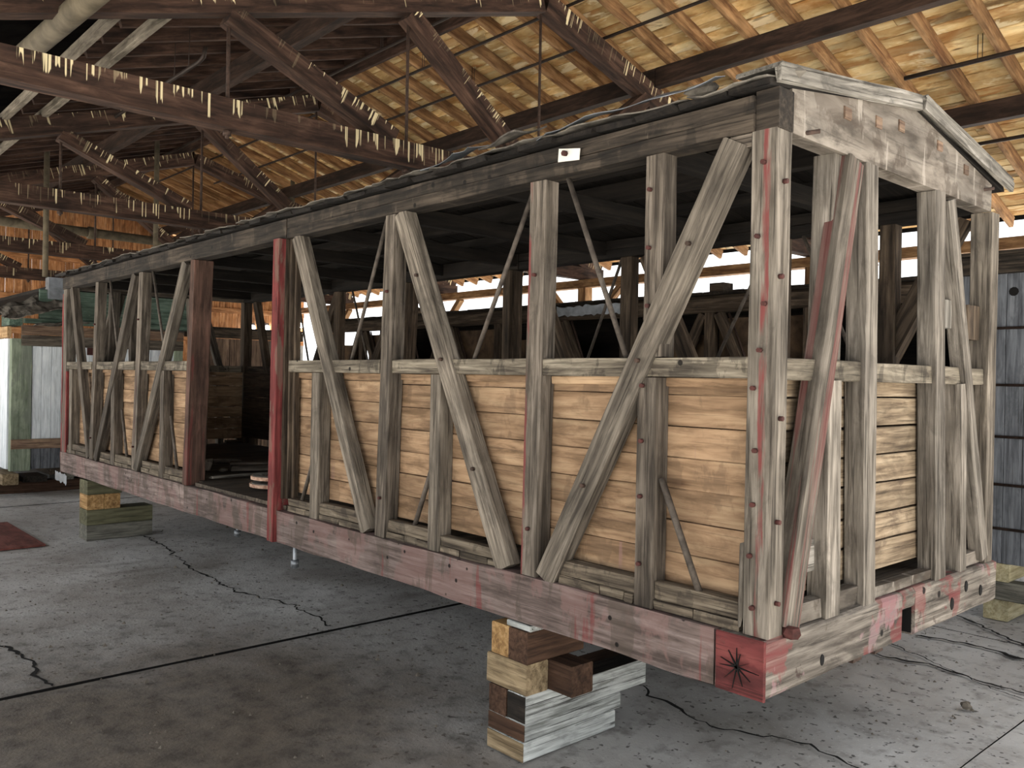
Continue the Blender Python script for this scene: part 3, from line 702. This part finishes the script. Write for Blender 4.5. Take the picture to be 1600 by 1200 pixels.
lump('shingle_scrap', (-.03, .1, 2.955), .06, M_felt, car, 31, (1.3, .7, .5)); lump('shingle_scrap', (-.33, -.0, 2.95), .05, M_felt, car, 33, (1.6, .7, .5))
lump('shingle_scrap', (-.2, 1.72, 3.03), .05, M_felt, car, 36, (1, 1, .7)); lump('shingle_scrap', (-.15, 1.9, 3.0), .04, M_felt, car, 37, (1, 1, .7))
# carlines and ceiling lining inside, dark
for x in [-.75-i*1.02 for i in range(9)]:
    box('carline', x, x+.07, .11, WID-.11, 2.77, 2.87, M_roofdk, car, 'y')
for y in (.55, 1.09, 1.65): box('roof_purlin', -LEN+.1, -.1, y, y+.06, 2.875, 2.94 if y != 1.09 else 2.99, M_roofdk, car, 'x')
# floor planks across the car
x = -LEN+.02
while x < -.22:
    box('floor_plank', x, x+.155, .03 if -5.45 < x < -3.8 else .10, WID-.1, ZS+.001, ZS+.03, M_floorwood, car, 'y', share='flp', segs=6); x += .158
for y in (.55, .95, 1.3, 1.7): box('centre_sill', -LEN+.22, -.22, y-.06, y+.06, ZB+.02, ZS-.004, M_darkcar2, car, 'x')
for x in (-7.9, -5.3, -3.9, -1.4): box('cross_beam', x-.12, x+.12, .14, WID-.14, ZB-.0, ZB+.018, M_darkcar2, car, 'y')
# hanging truss rod ends and castings below the sill
for x, y, L in ((-3.77, .12, .2), (-5.2, .35, .22), (-4.6, .3, .12)):
    o = tube('hanging_bolt', [(x, y, ZB+.02), (x, y, ZB-L*.7), (x, y, ZB-L)], [.014, .014, .014], M_zinc, car)
    put('nut', tube_mesh([(0, 0, 0), (0, 0, .05)], .03, 6), M_zinc, o, Matrix.Translation((x, y, ZB-L+.01)))
for x, y in ((-3.68, .2), (-5.55, .1), (-7.2, .12), (-2.6, .1), (-2.65, .14), (-.62, .1), (-.4, .1)): lump('casting_lug', (x, y, ZB-.012), .028, M_rock, car, x*7)
sheet('corner_bracket', [(-9.25, -.04, .66), (-8.75, -.04, .64)], .10, (0, .05, -1), M_zinc, car, .01, .006, 61)
for y in (.85, 1.05): box('hanging_iron', -.12, -.06, y-.05, y+.03, ZB-.05, ZB, M_rust, car, 'y')

# loose pieces in the doorway and on the car
FZ = ZS+.036
def loose(name, p0, p1, w, d, mat, label, cat='board'): return beam(name, p0, p1, w, d, mat, None, (0, 0, 1), label=label, cat=cat, jit=.006, rough_end=.02)
loose('lath', (-5.36, .18, FZ+.022), (-5.40, .64, FZ+.022), .03, .02, M_fascia, 'thin pale lath lying across the boxcar floor just inside the doorway')
loose('broken_board', (-6.75, .82, FZ+.02), (-6.6, 1.0, FZ+.02), .12, .035, M_frame2, 'short pale board scrap deep inside, behind the dark door post')
loose('broken_board', (-6.35, .78, FZ+.02), (-6.2, 1.15, FZ+.02), .16, .04, M_frame2, 'broad pale broken board in the middle of the doorway debris')
loose('broken_board', (-5.95, .62, FZ+.025), (-5.8, .95, FZ+.025), .13, .05, M_frame, 'weathered thick board scrap in front of the broad pale one')
loose('broken_board', (-6.5, 1.32, FZ+.02), (-5.75, 1.25, FZ+.02), .1, .04, M_brownbd, 'long brown board running back along the boxcar floor')
loose('broken_board', (-6.7, 1.55, FZ+.02), (-6.1, 1.57, FZ+.02), .1, .03, M_framered, 'reddish board scrap at the back of the boxcar doorway')
def chunk(c, size, label, seed):
    random.seed(seed)
    me = beam_mesh(size[0], size[1], size[2], 5, jit=.03, bev=.02, rough_end=.02)
    put('wood_chunk', me, M_frame2, None, Matrix.Translation(c) @ Matrix.Rotation(math.radians(-62), 4, 'Y'), label=label, cat='chunk')
chunk((-5.76, .30, FZ+.045), (.10, .09, .06), 'rough upright chunk of grey wood beside the dark door post', 5)
lump('wood_chunk', (-5.85, .50, FZ+.022), .04, M_rock, None, 8, (1.3, 1, .5), label='small flat grey chunk lying behind the lath', cat='chunk')
for i, (z, q) in enumerate(((FZ+.014, 'lower of two curved rusty brake shoes by the red door post'), (FZ+.075, 'upper of two curved rusty brake shoes by the red door post'))):
    cx, cy, rr = -4.62+.02*i, .42, .21
    t = thing('brake_shoe', (cx, cy, z), q, 'brake shoe', 'curved brake shoes on the door sill')
    def arcmesh(r0, r1, z0, z1):
        v = []; f = []; n = 12
        for j in range(n+1):
            a = math.pi*(.95+j*.85/n)
            for r_, z_ in ((r0, z0), (r1, z0), (r1, z1), (r0, z1)): v.append((cx+r_*math.cos(a), cy+r_*math.sin(a), z_))
        for j in range(n):
            for k in range(4): a = j*4+k; b = j*4+(k+1) % 4; f.append((a, b, b+4, a+4))
        return mesh('arc', v, f+[(3, 2, 1, 0), (n*4, n*4+1, n*4+2, n*4+3)])
    put('web', arcmesh(rr-.07, rr-.004, z+.012, z+.030), M_fascia, t)
    put('rim', arcmesh(rr-.002, rr+.012, z, z+.026), plain('pale_rusty_rim', '#b59a86', .8, .1, .3, 25., .3, '#6d4634') if i == 0 else bpy.data.materials['pale_rusty_rim'], t)
random.seed(77)
tg = put('paper_tag', mesh('tag', [(-1.10, -.022, 2.80), (-.96, -.03, 2.785), (-.955, -.03, 2.835), (-1.095, -.022, 2.86), (-1.10, -.019, 2.80), (-.96, -.027, 2.785), (-.955, -.027, 2.835), (-1.095, -.019, 2.86)],
     [(0, 1, 2, 3), (7, 6, 5, 4), (0, 4, 5, 1), (1, 5, 6, 2), (2, 6, 7, 3), (3, 7, 4, 0)]), M_paper, label='small white paper tag nailed to the dark eave beam of the boxcar', cat='tag')
put('nail', tube_mesh([(0, 0, 0), (0, -.02, 0)], .013, 6), M_redbolt, tg, Matrix.Translation((-1.045, -.026, 2.828)))

# ================================================================== CRIBBING
def block(x0, x1, y0, y1, z0, z1, mat, label, axis=None, group='timbers cribbed under the boxcar'):
    return box('timber_block', x0, x1, y0, y1, z0, z1-.002, mat, None, axis, label=label, cat='timber', group=group, jit=.002, bev=.006)
T = M_bt
o = block(-1.505, -1.245, -.03, .62, 0, .095, M_bwhite, 'lowest white-sided plank of the near crib, flat on the concrete', 'y')
box('bare_end', -1.503, -1.247, -.0355, -.0305, .003, .091, T[0], o, 'x', jit=.001)
o = block(-1.505, -1.245, -.025, .66, .095, .18, M_bwhite, 'second white-sided plank up in the near crib', 'y')
box('bare_end', -1.503, -1.247, -.0305, -.0255, .098, .176, T[1], o, 'x', jit=.001)
block(-1.50, -1.375, -.03, .86, .18, .316, T[1], 'brown timber beside the black-ended one in the near crib', 'y')
o = block(-1.37, -1.24, -.025, .86, .18, .316, M_bwhite, 'long cracked white timber with a black end, jutting out of the near crib', 'y')
box('end_cap', -1.365, -1.245, -.031, -.026, .185, .308, T[3], o, 'x', jit=.001); box('tar_top', -1.368, -1.242, .28, .858, .3145, .3175, T[3], o, 'y', jit=.001)
block(-1.52, -1.24, -.03, .115, .316, .464, T[0], 'tan timber lying lengthwise in the near crib, fourth layer', 'x')
block(-1.45, -1.09, .12, .27, .316, .464, T[1], 'dark red-brown block sticking out over the white timber', 'x')
block(-1.50, -1.372, -.02, .36, .464, .618, T[2], 'orange-ended block at the top of the near crib', 'y')
block(-1.37, -1.235, -.025, .36, .464, .618, T[1], 'dark brown block at the top of the near crib', 'y')
box('shim', -1.39, -1.23, -.02, .12, .619, ZB-.008, M_bwhite, None, 'x', label='thin white wooden shim wedged between near crib and sill', cat='shim', jit=.003)
block(-8.33, -8.06, -.02, .66, 0, .165, T[5], 'lowest dark grey timber of the far crib', 'y')
block(-8.33, -8.06, -.02, .66, .165, .33, T[4], 'long greenish timber in the far crib, second layer', 'y')
block(-8.33, -8.06, -.02, .145, .33, .49, T[2], 'orange block of the far crib, outer of the pair', 'x')
block(-8.33, -8.06, .15, .315, .33, .49, T[2], 'orange block of the far crib, inner of the pair', 'x')
block(-8.34, -8.06, -.02, .33, .49, ZB-.012, T[4], 'greenish timber topping the far crib under the sill', 'y')
for x in (-1.36, -8.2):
    for z0, z1, L in ((0, .33, .7), (.33, ZB-.014, .4)):
        block(x-.13, x+.13, WID-L, WID+.02, z0, z1, T[5], ('lower' if z0 == 0 else 'upper')+(' shadowed timber under the hidden near-end corner of the boxcar' if x > -2 else ' shadowed timber under the hidden far-end corner of the boxcar'), 'y')
block(-.80, -.62, 4.5, 5.0, 0, .165, T[6], 'pale yellow lowest block under the slate grey car', 'y', 'timbers under the slate grey car')
block(-1.0, -.50, 4.47, 4.62, .165, .31, T[5], 'dark middle block under the slate grey car', 'x', 'timbers under the slate grey car')
block(-.80, -.61, 4.47, 4.95, .31, .45, T[6], 'pale top block under the slate grey car', 'y', 'timbers under the slate grey car')

# red board flat on the floor
box('red_board', -9.7, -8.02, -1.75, -.42, .004, .024, wood('faded_red_board', '#5d3630', '#7a4840', '#8d5a50', crack=.3, grain=3.), None, 'x', label='faded red sheet of board lying flat on the concrete', cat='board', jit=.002)

# ================================================================== WHITE RAILCAR at the far end
WX = -12.3
wc = thing('white_railcar', (WX, 1.3, .34), 'white plank-sided railcar with green corner post and torn black roof', 'railcar')
y = .41
while y < 2.45:
    box('plank', WX-.03, WX, y, y+.125, .80, 2.16, M_whitecar, wc, 'z', segs=3, share='wcp')
    box('plank', WX-.03, WX, y, y+.125, .36, .66, M_greyplank, wc, 'z', segs=3, share='wcq'); y += .13
box('corner_post', WX-.12, WX+.02, .14, .40, .34, 2.26, M_palegreen, wc, 'z')
box('corner_post', WX-.12, WX+.02, 2.46, 2.6, .34, 2.26, M_palegreen, wc, 'z')
x = WX-.14
while x > -17.5: box('plank', x-.125, x, .12, .15, .36, 2.26, M_whitecar, wc, 'z', segs=3, share='wcs'); x -= .13
box('band_board', WX+.02, WX+.05, .14, 2.6, .66, .80, M_brownbd, wc, 'y')
box('header_board', WX, WX+.045, .26, 2.6, 2.16, 2.32, M_frame2, wc, 'y'); box('header_board', WX, WX+.04, .26, 2.6, 2.325, 2.46, M_brownbd, wc, 'y')
box('header_board', WX-5, WX+.02, .08, .13, 2.27, 2.43, M_tanbd, wc, 'x')
box('letter_board', WX-.08, WX-.02, .5, 2.7, 2.56, 3.0, M_green, wc, 'y'); box('cornice', WX-.08, WX+.03, .3, 2.7, 2.49, 2.56, M_green, wc, 'y')
box('letter_board', WX-.6, WX-.1, .13, .3, 2.45, 2.66, M_green, wc, 'x')
box('underframe', WX-5, WX-.05, .66, 2.5, .26, .335, M_darkcar2, wc, 'x')
box('roof_deck', WX-5.2, WX-.1, .6, 2.7, 3.0, 3.05, M_roofdk, wc, 'x'); box('window_frame', WX, WX+.02, 1.15, 1.33, 2.05, 2.16, M_redbolt, wc, 'y')
sheet('torn_roofing', [(WX-.25, -.02, 2.74), (WX-.2, .45, 2.88), (WX-.2, 1.0, 2.98)], .55, (.82, 0, -.40), M_felt, wc, .07, .012, 71, 12)
sheet('torn_roofing', [(WX-.9, -.05, 2.62), (WX-.9, .5, 2.86)], .6, (.97, 0, -.1), M_felt, wc, .05, .012, 72, 10)
sheet('torn_roofing', [(WX-.3, .35, 2.44), (WX+.2, .4, 2.46)], .7, (0, 1, .12), M_felt, wc, .05, .012, 75, 10)
box('roof_vent', WX-.15, WX+.05, .60, .82, 2.86, 3.18, M_zinc, wc, 'z', bev=.004, jit=.004)
put('diamond_placard', mesh('placard', [(WX+.003, .98, 1.12), (WX+.003, 1.1, 1.21), (WX+.003, .98, 1.3), (WX+.003, .83, 1.2), (WX, .98, 1.12), (WX, 1.1, 1.21), (WX, .98, 1.3), (WX, .83, 1.2)],
    [(0, 1, 2, 3), (7, 6, 5, 4), (0, 4, 5, 1), (1, 5, 6, 2), (2, 6, 7, 3), (3, 7, 4, 0)]), plain('worn_placard', '#777b86', .8, 0, .2, 20., .1, '#a9b0ba'), wc)
gq = 'timbers under the white railcar'
box('floor_timber', WX-.35, WX-.12, -.6, 3.0, 0, .17, T[1], None, 'y', label='long brown timber on the concrete under the white railcar', cat='timber', group=gq)
block(WX-.5, WX+.25, .0, .2, .172, .33, T[0], 'tan block sticking out under the white railcar corner post', 'x', gq)
block(WX-.5, WX+.05, .30, .62, .172, .258, T[3], 'dark plank under the white railcar, next to the corner', 'x', gq)
block(WX-.4, WX-.02, .75, 1.0, .172, .258, T[5], 'grey block under the middle of the white railcar end', 'x', gq)

# ================================================================== SECOND ROW: dark skeletal car and slate grey car
Y2 = 4.45
dc = thing('dark_boxcar', (-6, Y2, .3), 'blackened derelict boxcar standing in the next row behind', 'boxcar')
X0, X1 = -11., -1.2
box('side_sill', X0, X1, Y2, Y2+.15, .45, .7, M_darkcar, dc, 'x')
box('eave_log', X0, X1, Y2-.03, Y2+.13, 2.51, 2.68, M_darkcar2, dc, 'x', bev=.05, jit=.012)
for i in range(40):
    x = X0+i*.245; box('roof_board', x, x+.24, Y2-.1+random.uniform(-.03, .03), Y2+1.15, 2.685, 2.71, M_darkcar, dc, 'y', segs=3, rough_end=.02)
box('belt_rail', X0, X1, Y2+.0, Y2+.05, 1.68, 1.76, M_darkcar2, dc, 'x')
k = 0; x = X0
while x < X1-.2:
    box('post', x, x+.1, Y2, Y2+.1, .7, 2.51, M_darkcar2 if k % 3 else M_greyplank, dc, 'z')
    xx = x+.1
    if k % 2 == 0: beam('diagonal_brace', (xx+.05, Y2+.04, .72), (xx+.95, Y2+.04, 2.5), .1, .07, M_darkcar2, dc, (0, 1, 0))
    else: beam('diagonal_brace', (xx+.95, Y2+.04, .72), (xx+.05, Y2+.04, 2.5), .1, .07, M_darkcar2, dc, (0, 1, 0))
    tube('tie_rod', [(xx+.15, Y2+.06, 2.5), (xx+.5, Y2+.06, 1.7)], .012, M_rust, dc)
    if k not in (2, 5, 8):
        box('insulation_panel', xx, xx+.98, Y2+.12, Y2+.14, 1.75, 2.45 if k % 2 else 2.3, M_insul, dc, 'x', segs=10, jit=.02)
    z = .72
    while z < 1.66: box('lining_plank', xx-.05, xx+1.0, Y2+.105, Y2+.13, z, z+.15, M_darkcar2, dc, 'x', share='dcl', segs=3); z += .155
    x += 1.08; k += 1
box('blackout_wall', X0, X1, Y2+1.1, Y2+1.14, .7, 2.684, M_roofdk, dc, 'x'); box('car_floor', X0, X1, Y2+.15, Y2+1.1, .66, .7, M_roofdk, dc, 'x')  # backing wall and floor added to keep the openings black
sheet('metal_flashing', [(-5.45, Y2-.1, 2.66), (-4.35, Y2-.1, 2.66)], .10, (0, .05, -1), M_zinc, dc, .01, .004, 81)
for x in (-10.6, -6., -1.9): box('crib_stack', x-.15, x+.15, Y2+.02, Y2+.8, 0, .45, M_darkcar2, dc, 'y')
for i, (x, q) in enumerate(((-8.35, 'dark pulley-like block on the roof of the blackened car, farther along'), (-3.35, 'small dark block on the roof of the blackened car, behind the boxcar corner post'))):
    o = box('roof_block', x, x+.16, Y2-.05, Y2+.12, 2.711, 2.80, M_darkcar2, None, 'x', label=q, cat='block')
gc = thing('grey_railcar', (.5, Y2+.05, .45), 'slate grey plank-sided railcar behind the near end of the boxcar', 'railcar')
x = -1.06
while x < 2.6: box('plank', x, x+.128, Y2+.02, Y2+.05, .452, 2.69, M_greyplank, gc, 'z', share='gcp', segs=4); x += .131
box('eave_board', -1.1, 2.7, Y2-.05, Y2+.1, 2.695, 2.83, M_darkcar, gc, 'x'); box('roof_deck', -1.15, 2.7, Y2-.08, Y2+2.2, 2.832, 2.86, M_darkcar, gc, 'x')
box('frame', -1.08, 2.6, Y2+.055, Y2+2.1, .46, .66, M_darkcar2, gc, 'x'); box('end_wall', -1.08, -1.05, Y2+.06, Y2+2.1, .67, 2.68, M_greyplank, gc, 'z')
for z in (.72, 1.06, 1.43, 1.83, 2.27): tube('grab_rod', [(-1.04, Y2+.005, z), (2.6, Y2+.005, z)], .011, M_rust, gc)
put('knot_hole', tube_mesh([(0, 0, 0), (0, .004, 0)], .035, 10), M_hole, gc, Matrix.Translation((-.62, Y2+.017, 2.55)))
# plank car glimpsed through the doorway
pc = thing('plank_railcar', (-13.6, 4.2, .3), 'weathered brown plank railcar glimpsed through the boxcar doorway', 'railcar')
for i in range(17): 
    y = 3.2+i*.13; box('plank', -13.63, -13.6, y, y+.124, .4, 2.45, random.choice((M_brownbd, M_frame, M_frame2)), pc, 'z', segs=3)
box('eave_board', -13.66, -13.55, 3.15, 5.45, 2.46, 2.62, M_darkcar2, pc, 'y'); box('underframe', -17, -13.64, 3.3, 5.3, 0.0, .4, M_darkcar2, pc, 'x')
box('roof_deck', -17, -13.55, 3.15, 5.45, 2.622, 2.66, M_darkcar, pc, 'x')
